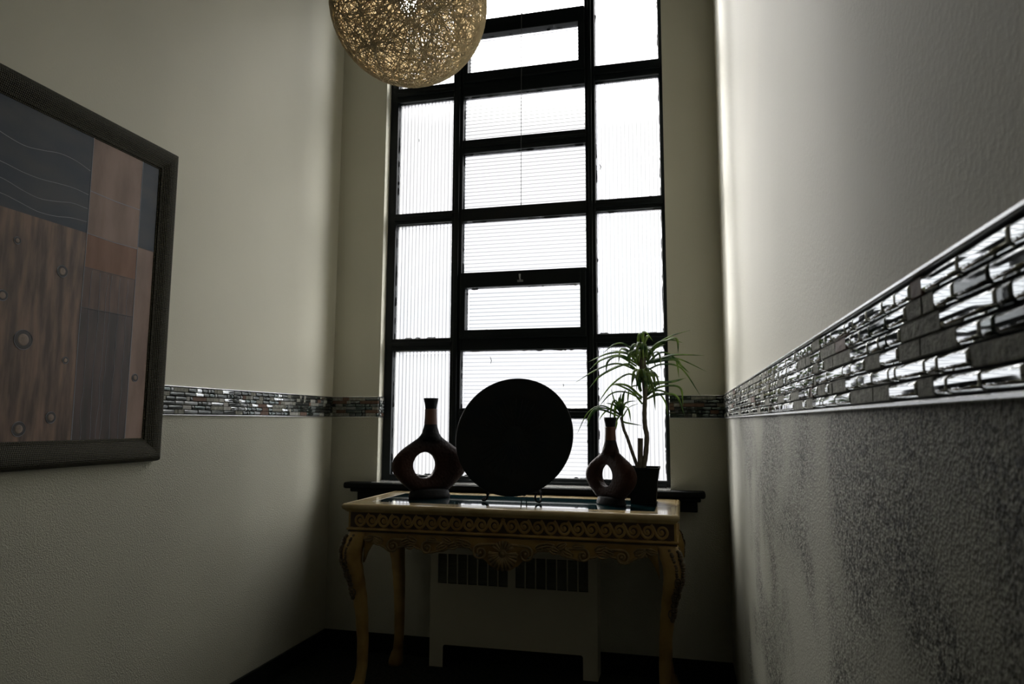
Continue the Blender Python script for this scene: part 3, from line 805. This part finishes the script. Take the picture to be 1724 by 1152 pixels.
# ------------------------------------------------------------------ potted dracaena
LEAF_TOP=[[(1.747,-0.27,1.537),(1.682,-0.286,1.601),(1.632,-0.306,1.602),(1.581,-0.328,1.561)],[(1.736,-0.27,1.522),(1.682,-0.293,1.559),(1.603,-0.324,1.556),(1.511,-0.357,1.515)],[(1.732,-0.27,1.511),(1.658,-0.276,1.55),(1.568,-0.284,1.531),(1.508,-0.293,1.482)],[(1.728,-0.27,1.5),(1.652,-0.29,1.545),(1.602,-0.317,1.521),(1.593,-0.346,1.462)],[(1.735,-0.27,1.477),(1.645,-0.296,1.51),(1.554,-0.329,1.483),(1.45,-0.365,1.418)],[(1.732,-0.27,1.477),(1.68,-0.276,1.508),(1.568,-0.283,1.459),(1.507,-0.292,1.395)],[(1.744,-0.27,1.53),(1.701,-0.245,1.567),(1.654,-0.213,1.587),(1.638,-0.178,1.524)],[(1.755,-0.27,1.545),(1.74,-0.252,1.615),(1.747,-0.229,1.66),(1.76,-0.204,1.609)],[(1.763,-0.27,1.56),(1.763,-0.254,1.653),(1.777,-0.234,1.662),(1.809,-0.212,1.622)],[(1.766,-0.27,1.544),(1.776,-0.286,1.629),(1.788,-0.308,1.634),(1.766,-0.331,1.583)],[(1.773,-0.27,1.537),(1.811,-0.268,1.589),(1.885,-0.265,1.637),(1.981,-0.262,1.667)],[(1.773,-0.27,1.529),(1.823,-0.283,1.599),(1.886,-0.3,1.618),(1.95,-0.319,1.601)],[(1.777,-0.27,1.525),(1.83,-0.289,1.59),(1.915,-0.314,1.623),(1.926,-0.342,1.546)],[(1.777,-0.27,1.51),(1.808,-0.293,1.553),(1.838,-0.323,1.553),(1.848,-0.357,1.477)],[(1.792,-0.27,1.521),(1.847,-0.287,1.534),(1.913,-0.309,1.546),(2.04,-0.333,1.539)],[(1.791,-0.27,1.514),(1.865,-0.245,1.537),(1.937,-0.212,1.531),(2.054,-0.176,1.476)],[(1.777,-0.27,1.507),(1.847,-0.251,1.564),(1.912,-0.226,1.531),(1.925,-0.198,1.449)],[(1.776,-0.27,1.476),(1.846,-0.252,1.507),(1.937,-0.229,1.489),(2.024,-0.203,1.358)],[(1.773,-0.27,1.51),(1.901,-0.252,1.529),(1.937,-0.229,1.5),(1.976,-0.204,1.467)],[(1.769,-0.27,1.507),(1.791,-0.288,1.441),(1.809,-0.311,1.385),(1.817,-0.337,1.289)],[(1.749,-0.27,1.379),(1.739,-0.281,1.416),(1.729,-0.296,1.445),(1.719,-0.312,1.467)],[(1.772,-0.27,1.446),(1.801,-0.263,1.454),(1.819,-0.253,1.453),(1.837,-0.242,1.448)],[(1.766,-0.27,1.518),(1.784,-0.256,1.545),(1.806,-0.239,1.577),(1.865,-0.219,1.608)],[(1.743,-0.27,1.507),(1.717,-0.249,1.578),(1.685,-0.222,1.6),(1.671,-0.192,1.598)],[(1.743,-0.27,1.5),(1.709,-0.248,1.548),(1.677,-0.219,1.57),(1.605,-0.186,1.586)],[(1.754,-0.27,1.499),(1.745,-0.294,1.55),(1.722,-0.326,1.57),(1.709,-0.361,1.537)],[(1.758,-0.27,1.499),(1.766,-0.264,1.545),(1.777,-0.256,1.568),(1.791,-0.247,1.577)],[(1.75,-0.27,1.492),(1.736,-0.26,1.538),(1.728,-0.247,1.566),(1.733,-0.232,1.579)]]
LEAF_MID=[[(1.753,-0.27,1.424),(1.694,-0.27,1.462),(1.611,-0.269,1.41),(1.542,-0.269,1.32)],[(1.752,-0.27,1.349),(1.695,-0.289,1.401),(1.645,-0.314,1.412),(1.618,-0.341,1.405)],[(1.755,-0.27,1.32),(1.708,-0.272,1.376),(1.641,-0.274,1.41),(1.612,-0.276,1.408)],[(1.752,-0.27,1.342),(1.68,-0.294,1.375),(1.616,-0.326,1.367),(1.564,-0.36,1.31)],[(1.763,-0.27,1.36),(1.807,-0.244,1.418),(1.88,-0.211,1.426),(1.958,-0.174,1.447)],[(1.763,-0.27,1.349),(1.818,-0.248,1.41),(1.898,-0.221,1.426),(1.943,-0.19,1.44)],[(1.763,-0.27,1.346),(1.833,-0.267,1.398),(1.927,-0.264,1.397),(1.942,-0.26,1.312)],[(1.763,-0.27,1.338),(1.833,-0.282,1.363),(1.912,-0.297,1.355),(1.946,-0.314,1.271)],[(1.763,-0.27,1.334),(1.825,-0.246,1.369),(1.86,-0.215,1.328),(1.869,-0.18,1.269)],[(1.763,-0.27,1.353),(1.818,-0.266,1.383),(1.862,-0.26,1.375),(1.89,-0.254,1.357)],[(1.749,-0.27,1.409),(1.707,-0.247,1.403),(1.689,-0.218,1.378),(1.678,-0.186,1.314)],[(1.755,-0.27,1.349),(1.736,-0.25,1.365),(1.712,-0.223,1.378),(1.687,-0.193,1.375)]]
LEAF_SMALL=[[(1.653,-0.27,1.266),(1.569,-0.27,1.311),(1.498,-0.269,1.279),(1.445,-0.269,1.18)],[(1.65,-0.27,1.26),(1.555,-0.274,1.294),(1.513,-0.278,1.265),(1.493,-0.284,1.209)],[(1.653,-0.27,1.271),(1.583,-0.266,1.299),(1.525,-0.26,1.294),(1.481,-0.254,1.231)],[(1.656,-0.27,1.266),(1.651,-0.273,1.299),(1.646,-0.277,1.327),(1.647,-0.281,1.355)],[(1.653,-0.27,1.294),(1.641,-0.284,1.31),(1.629,-0.303,1.329),(1.615,-0.324,1.39)],[(1.648,-0.27,1.285),(1.629,-0.278,1.31),(1.611,-0.289,1.319),(1.587,-0.301,1.324)],[(1.659,-0.27,1.277),(1.669,-0.257,1.316),(1.688,-0.239,1.331),(1.726,-0.22,1.337)],[(1.664,-0.27,1.26),(1.686,-0.29,1.293),(1.707,-0.315,1.309),(1.742,-0.343,1.32)],[(1.65,-0.27,1.266),(1.635,-0.289,1.243),(1.637,-0.315,1.224),(1.628,-0.343,1.177)],[(1.65,-0.27,1.254),(1.666,-0.265,1.235),(1.702,-0.258,1.227),(1.751,-0.25,1.219)],[(1.659,-0.27,1.288),(1.663,-0.279,1.327),(1.67,-0.292,1.363),(1.683,-0.305,1.39)],[(1.656,-0.27,1.266),(1.611,-0.269,1.294),(1.577,-0.267,1.28),(1.548,-0.264,1.243)],[(1.656,-0.27,1.271),(1.659,-0.271,1.308),(1.652,-0.273,1.344),(1.658,-0.275,1.372)]]
STEM_MAIN=[(1.754,-0.27,1.021),(1.766,-0.27,1.081),(1.773,-0.27,1.169),(1.766,-0.27,1.213),(1.764,-0.27,1.277),(1.768,-0.27,1.349),(1.767,-0.27,1.42),(1.759,-0.27,1.49),(1.757,-0.27,1.538)]
STEM_SMALL=[(1.73,-0.27,1.02),(1.703,-0.27,1.099),(1.682,-0.27,1.163),(1.666,-0.27,1.204),(1.656,-0.27,1.26)]
STUB=[(1.741,-0.27,1.02),(1.743,-0.27,1.16)]

pl = thing('potted_dracaena', 'green spiky dracaena in a square black pot at the right end of the table', 'potted plant', (1.752, -.27, TZ))
potm = mat('matte black green pot', (.003, .005, .004), .6, spec=.15)
bm = bmesh.new()
def ring4(h, z): return [bm.verts.new((1.7545+sx*h, -.27+sy*h, z)) for sx, sy in ((-1, -1), (1, -1), (1, 1), (-1, 1))]
pr = [(.0565, TZ+.0005), (.059, TZ+.03), (.064, TZ+.09), (.0715, TZ+.148), (.0755, TZ+.153), (.0765, TZ+.163), (.070, TZ+.163), (.064, TZ+.140)]
rs = [ring4(h, z) for h, z in pr]
for a, b in zip(rs, rs[1:]):
    for k in range(4): bm.faces.new((a[k], a[(k+1) % 4], b[(k+1) % 4], b[k]))
bm.faces.new(rs[0][::-1]); bm.faces.new(rs[-1])
es = [e for e in bm.edges if abs(e.verts[0].co.z-e.verts[1].co.z) > .004]
bmesh.ops.bevel(bm, geom=es, offset=.005, segments=2, affect='EDGES')
pot = obj('pot', bm, potm, pl)
bm = bmesh.new(); lathe(bm, [(0, TZ+.150), (.03, TZ+.152), (.062, TZ+.145), (.062, TZ+.139), (0, TZ+.139)], (1.7545, -.27, 0), 24)
obj('soil', bm, mat('dark potting soil', (.02, .014, .01), .95, bump=(120, .8, .006)), pot)
bark = mat('grey brown cane bark', (.075, .062, .045), .8, bump=(90, .6, .004), var=(40, (.13, .11, .08)))
bm = bmesh.new(); P = bez(STEM_MAIN, 48)
tube(bm, P, [(.0125-.003*i/48)*(1+.06*math.sin(i*1.9)) if i < 30 else .0105+.0075*(i-30)/18 for i in range(49)], 10)
obj('cane', bm, bark, pl, True)
bm = bmesh.new(); P = bez(STEM_SMALL, 30)
tube(bm, P, [.0085-.002*i/30+.0006*math.sin(i*2.1) for i in range(31)], 9); obj('cane', bm, bark, pl, True)
bm = bmesh.new(); P = bez([STUB[0], (1.7415, -.268, 1.09), STUB[1]], 10)
tube(bm, P, [.0125]*11, 12); obj('cut_cane', bm, bark, pl)
def leafmat(name, c1, c2):
    m = bpy.data.materials.new(name); m.use_nodes = True
    n = m.node_tree.nodes; l = m.node_tree.links; b = n['Principled BSDF']
    b.inputs['Roughness'].default_value = .35
    t = n.new('ShaderNodeTexCoord'); z = n.new('ShaderNodeTexNoise'); z.inputs['Scale'].default_value = 18; l.new(t.outputs['Object'], z.inputs['Vector'])
    r = n.new('ShaderNodeValToRGB'); r.color_ramp.elements[0].color = (*c1, 1); r.color_ramp.elements[1].color = (*c2, 1)
    r.color_ramp.elements[0].position = .4; r.color_ramp.elements[1].position = .62
    l.new(z.outputs['Fac'], r.inputs[0]); l.new(r.outputs[0], b.inputs['Base Color'])
    tr = n.new('ShaderNodeBsdfTranslucent'); l.new(r.outputs[0], tr.inputs['Color'])
    mx = n.new('ShaderNodeMixShader'); mx.inputs[0].default_value = .5; l.new(b.outputs[0], mx.inputs[1]); l.new(tr.outputs[0], mx.inputs[2])
    l.new(mx.outputs[0], n['Material Output'].inputs['Surface']); return m
lm = leafmat('dracaena leaf', (.045, .12, .030), (.27, .38, .10))
def blade(bm, pts, w, thick=.0007):
    C = bez(pts, 18); n = len(C); V = []
    for i, p in enumerate(C):
        t = i/(n-1); tan = (C[min(i+1, n-1)]-C[max(i-1, 0)]).normalized()
        side = tan.cross(Vector((0, -.75, .66))); 
        if side.length < .01: side = tan.cross(Vector((1, 0, 0)))
        side.normalize(); up = side.cross(tan).normalized()
        ww = w*(.75+.5*t if t < .4 else .95)*(1-max(0, (t-.35)/.65)**2.2)+.0005
        V.append([bm.verts.new(p-side*ww+up*ww*.25), bm.verts.new(p-up*thick), bm.verts.new(p+side*ww+up*ww*.25), bm.verts.new(p+up*thick)])
    for a, b in zip(V, V[1:]):
        for k in range(4): bm.faces.new((a[k], a[(k+1) % 4], b[(k+1) % 4], b[k]))
    bm.faces.new(V[0]); bm.faces.new(V[-1][::-1])
rnd = random.Random(21)
for L, w in ((LEAF_TOP, .0078), (LEAF_MID, .0074), (LEAF_SMALL, .0062)):
    bm = bmesh.new()
    for p in L: blade(bm, p, w*rnd.uniform(.7, 1.15))
    # blades that point at the viewer and at the window, as round the whole crown
    c = Vector(L[0][0]); c.y = -.27
    for k in range(16 if w > .0065 else 7):
        a = rnd.choice((-PI/2, PI/2))+rnd.uniform(-.6, .6); ln = rnd.uniform(.10, .17)*(1 if w > .0065 else .6)
        d = Vector((math.cos(a), math.sin(a)*.75, 0)); h = rnd.uniform(.02, .07)
        c2 = Vector((STEM_MAIN[-1][0] if w > .0065 else c.x, -.27, c.z))
        blade(bm, [c2, c2+d*ln*.4+Vector((0, 0, h)), c2+d*ln*.8+Vector((0, 0, h*.6)), c2+d*ln+Vector((0, 0, -h*.8))], w*.9)
    obj('leaf_crown', bm, lm, pl, True)

# ------------------------------------------------------------------ pendant lamp
PX = Vector((.967, -1.3, 2.803)); PR = .2930
pen = thing('pendant_lamp', 'round woven rattan pendant lamp hanging in front of the window with its bulb lit', 'lamp', (PX.x, PX.y, ZC))
strand = mat('natural abaca twine', (.68, .57, .38), .75, bump=(200, .3, .001))
bm = bmesh.new(); rnd = random.Random(9)
for k in range(440):
    nrm = Vector((rnd.gauss(0, 1), rnd.gauss(0, 1), rnd.gauss(0, 1))).normalized()
    d = rnd.uniform(-.62, .62)*PR; rr_ = math.sqrt(PR*PR-d*d)
    a1 = nrm.orthogonal().normalized(); a2 = nrm.cross(a1); st0 = rnd.uniform(0, 2*PI)
    lay = rnd.uniform(-.004, .001); seg = 42; w = rnd.uniform(.0009, .0016); wob = rnd.uniform(0, .02); wf = rnd.randint(2, 5)
    Vr = []
    for i in range(seg):
        a = st0+2*PI*i/seg
        p = nrm*(d+PR*wob*math.sin(wf*a))+(a1*math.cos(a)+a2*math.sin(a))*rr_
        p = p.normalized()*(PR+lay); o = p.normalized()
        s = o.cross((a2*math.cos(a)-a1*math.sin(a))).normalized()
        Vr.append([bm.verts.new(PX+p+s*w*1.2), bm.verts.new(PX+p+o*w*1.4), bm.verts.new(PX+p-s*w*1.2)])
    for i in range(seg):
        a, b = Vr[i], Vr[(i+1) % seg]
        for q in range(3): bm.faces.new((a[q], a[(q+1) % 3], b[(q+1) % 3], b[q]))
obj('woven_shade', bm, strand, pen)
bm = bmesh.new(); bz = PX.z
lathe(bm, [(0, -.040), (.018, -.036), (.031, -.020), (.035, 0), (.030, .022), (.018, .045), (.014, .058), (0, .058)], (PX.x, PX.y, bz), 24)
bulbm = bpy.data.materials.new('lit frosted bulb'); bulbm.use_nodes = True
b_ = bulbm.node_tree.nodes['Principled BSDF']; b_.inputs['Emission Color'].default_value = (1, .97, .9, 1); b_.inputs['Emission Strength'].default_value = 40
obj('bulb', bm, bulbm, pen, True)
blk = mat('black lamp cord', (.01, .01, .01), .5)
bm = bmesh.new(); lathe(bm, [(0, .056), (.017, .056), (.019, .062), (.019, .11), (.010, .122), (0, .122)], (PX.x, PX.y, bz), 20)
obj('socket', bm, blk, pen, True)
bm = bmesh.new(); tube(bm, [(PX.x, PX.y, bz+.12), (PX.x, PX.y, ZC-.01)], .003, 8); obj('cord', bm, blk, pen)
bm = bmesh.new(); lathe(bm, [(0, ZC-.03), (.02, ZC-.03), (.05, ZC-.012), (.052, ZC-.001), (0, ZC-.001)], (PX.x, PX.y, 0), 28); obj('ceiling_canopy', bm, blk, pen, True)

# ------------------------------------------------------------------ picture on the left wall
pic = thing('wall_picture', 'large framed abstract painting of blue and rust patches on the left wall', 'picture', (.0, -1.97, 1.69))
QY1, QY0, QZ0, QZ1 = -1.352, -2.560, 1.083, 2.276     # outer frame at the wall; QY1 is the window end
frm = mat('dark bronze hatched frame', (.060, .055, .038), .55, spec=.25)
n = frm.node_tree.nodes; l = frm.node_tree.links; b = n['Principled BSDF']
t = n.new('ShaderNodeTexCoord'); w1 = n.new('ShaderNodeTexWave'); w1.wave_type = 'BANDS'; w1.bands_direction = 'Z'; w1.inputs['Scale'].default_value = 55; w1.inputs['Distortion'].default_value = 2.5; w1.inputs['Detail Scale'].default_value = 3
w2 = n.new('ShaderNodeTexWave'); w2.bands_direction = 'Y'; w2.inputs['Scale'].default_value = 55; w2.inputs['Distortion'].default_value = 1.5
l.new(t.outputs['Object'], w1.inputs['Vector']); l.new(t.outputs['Object'], w2.inputs['Vector'])
mu = n.new('ShaderNodeMath'); mu.operation = 'ADD'; l.new(w1.outputs['Fac'], mu.inputs[0]); l.new(w2.outputs['Fac'], mu.inputs[1])
bp = n.new('ShaderNodeBump'); bp.inputs['Strength'].default_value = .6; bp.inputs['Distance'].default_value = .003; l.new(mu.outputs[0], bp.inputs['Height']); l.new(bp.outputs[0], b.inputs['Normal'])
rmp = n.new('ShaderNodeValToRGB'); rmp.color_ramp.elements[0].color = (.013, .012, .006, 1); rmp.color_ramp.elements[1].color = (.115, .108, .066, 1); rmp.color_ramp.elements[0].position = .3; rmp.color_ramp.elements[1].position = 1
hf = n.new('ShaderNodeMath'); hf.operation = 'MULTIPLY'; l.new(mu.outputs[0], hf.inputs[0]); hf.inputs[1].default_value = .5; l.new(hf.outputs[0], rmp.inputs[0]); l.new(rmp.outputs[0], b.inputs['Base Color'])
# profile: (distance in from the outer edge, x off the wall)
FP = [(0, .001), (.002, .016), (.006, .030), (.013, .038), (.022, .041), (.034, .041), (.048, .037), (.062, .030), (.074, .024), (.080, .0235), (.082, .020), (.088, .0185), (.088, .001)]
bm = bmesh.new(); R = []
for dn, x in FP:
    R.append([bm.verts.new(p) for p in ((x, QY0+dn, QZ0+dn), (x, QY1-dn, QZ0+dn), (x, QY1-dn, QZ1-dn), (x, QY0+dn, QZ1-dn))])
fs = []
for i in range(len(FP)):
    a, c = R[i], R[(i+1) % len(FP)]
    for k in range(4): fs.append(bm.faces.new((a[k], a[(k+1) % 4], c[(k+1) % 4], c[k])))
bmesh.ops.recalc_face_normals(bm, faces=fs)
obj('frame', bm, frm, pic)
def streak(name, a, c, sc=7, st=(1, 5, 1), r=.55):
    return mat(name, a, r, var=(sc, c, .36, .66), stretch=st, bump=(60, .15, .001))
AM = [streak('navy wash', (.020, .036, .062), (.050, .058, .072), 5, (1, 1, 2)), streak('rust brown wash', (.090, .064, .052), (.27, .175, .132), 14, (1, 3.2, .45)),
      streak('pink brown wash', (.22, .145, .115), (.33, .225, .185), 8, (1, 2, .6)), streak('rust red wash', (.18, .080, .038), (.25, .125, .075), 7, (1, 2.5, .6)),
      streak('dark umber wash', (.10, .062, .050), (.20, .125, .10), 10, (1, 3, .5)), streak('grey umber wash', (.050, .042, .042), (.115, .080, .075), 8, (1, 3, .5)),
      mat('pale blue grey line', (.30, .32, .38), .6), mat('tan rivet paint', (.34, .26, .21), .5, var=(40, (.20, .15, .12))), mat('dark halo paint', (.065, .060, .062), .6)]
bm = bmesh.new(); AX = .0175
def patch(y0, y1, z0, z1, mi, dx=0): box(bm, .006, AX+dx, y0, y1, z0, z1, mi)
IY0, IY1, IZ0, IZ1 = QY0+.085, QY1-.085, QZ0+.085, QZ1-.085
V1, V2 = -1.741, -1.520
patch(V2, IY1, 1.866, IZ1, 0); patch(V2, IY1, IZ0, 1.866, 2, -.0002)
patch(V1, V2, 2.003, IZ1, 2, -.0001); patch(V1, V2, 1.857, 2.003, 2, .0002); patch(V1, V2, 1.742, 1.857, 3); patch(V1, V2, 1.606, 1.742, 4, -.0001); patch(V1, V2, IZ0, 1.606, 5)
patch(-2.26, V1, 1.857, IZ1, 0, .0001); patch(-2.26, V1, IZ0, 1.857, 1)
patch(IY0, -2.26, 2.0, IZ1, 2); patch(IY0, -2.26, 1.55, 2.0, 4); patch(IY0, -2.26, IZ0, 1.55, 5)
def line(P, r, mi=6): tube(bm, [(AX+.0003, y, z) for y, z in P], r, 5, mi, flat=(Vector((1, 0, 0)), .35))
line([(V1, IZ0), (V1-.002, 1.5), (V1+.001, 1.8), (V1, IZ1)], .0016); line([(V2, IZ0), (V2+.001, 1.6), (V2, IZ1)], .0016)
line([(-2.26, IZ0), (-2.26, IZ1)], .0013)
for z in (2.003, 1.857): line([(V1, z), (V1+.11, z-.003), (V2, z)], .0012)
line([(V1, 1.742), (V2, 1.742)], .0010, 8); line([(V1, 1.606), (V2, 1.606)], .0018, 8)
line([(V2, 1.866), (IY1, 1.864)], .001, 8)
rnd = random.Random(2)
for y in (-1.71, -1.672, -1.645, -1.628, -1.59, -1.552):
    line([(y+rnd.uniform(-.004, .004), IZ0+(1.735-IZ0)*i/14) for i in range(15)], .0007)
for z0, wv in ((1.93, .012), (1.885, .010), (2.075, .012), (1.985, .006)):
    line(bez([(-2.22+i*.055, z0-.006+wv*math.sin(i*1.3)+rnd.uniform(-.004, .004), 0) for i in range(int((V1+2.22)/.055)+1)], 50) and [(p.x, p.y) for p in bez([(-2.22+i*.0593, z0+wv*math.sin(i*1.25+z0*9), 0) for i in range(9)], 50)], .0009)
for y, z, r in ((-1.936, 1.475, .030), (-1.927, 1.208, .022), (-1.822, 1.243, .018), (-1.785, 1.426, .011), (-1.822, 1.709, .019), (-2.013, 1.597, .016), (-1.982, 1.769, .011), (-1.491, 1.388, .014), (-2.12, 1.33, .022), (-2.18, 1.62, .018)):
    RM = Matrix.Translation((AX, y, z)) @ Matrix.Rotation(PI/2, 4, 'Y')
    lathe(bm, [(0, .0022), (r*.5, .0018), (r*.62, .0008)], (0, 0, 0), 20, mi=7, mat4=RM)
    lathe(bm, [(r*.6, .0010), (r*.8, .0009), (r*.95, .0006)], (0, 0, 0), 20, mi=8, mat4=RM)
    tube(bm, [(AX+.0006, y+r*math.cos(a), z+r*math.sin(a)) for a in [2*PI*k/20 for k in range(21)]], .0009, 5, 6, cap=False)
obj('canvas', bm, AM, pic)
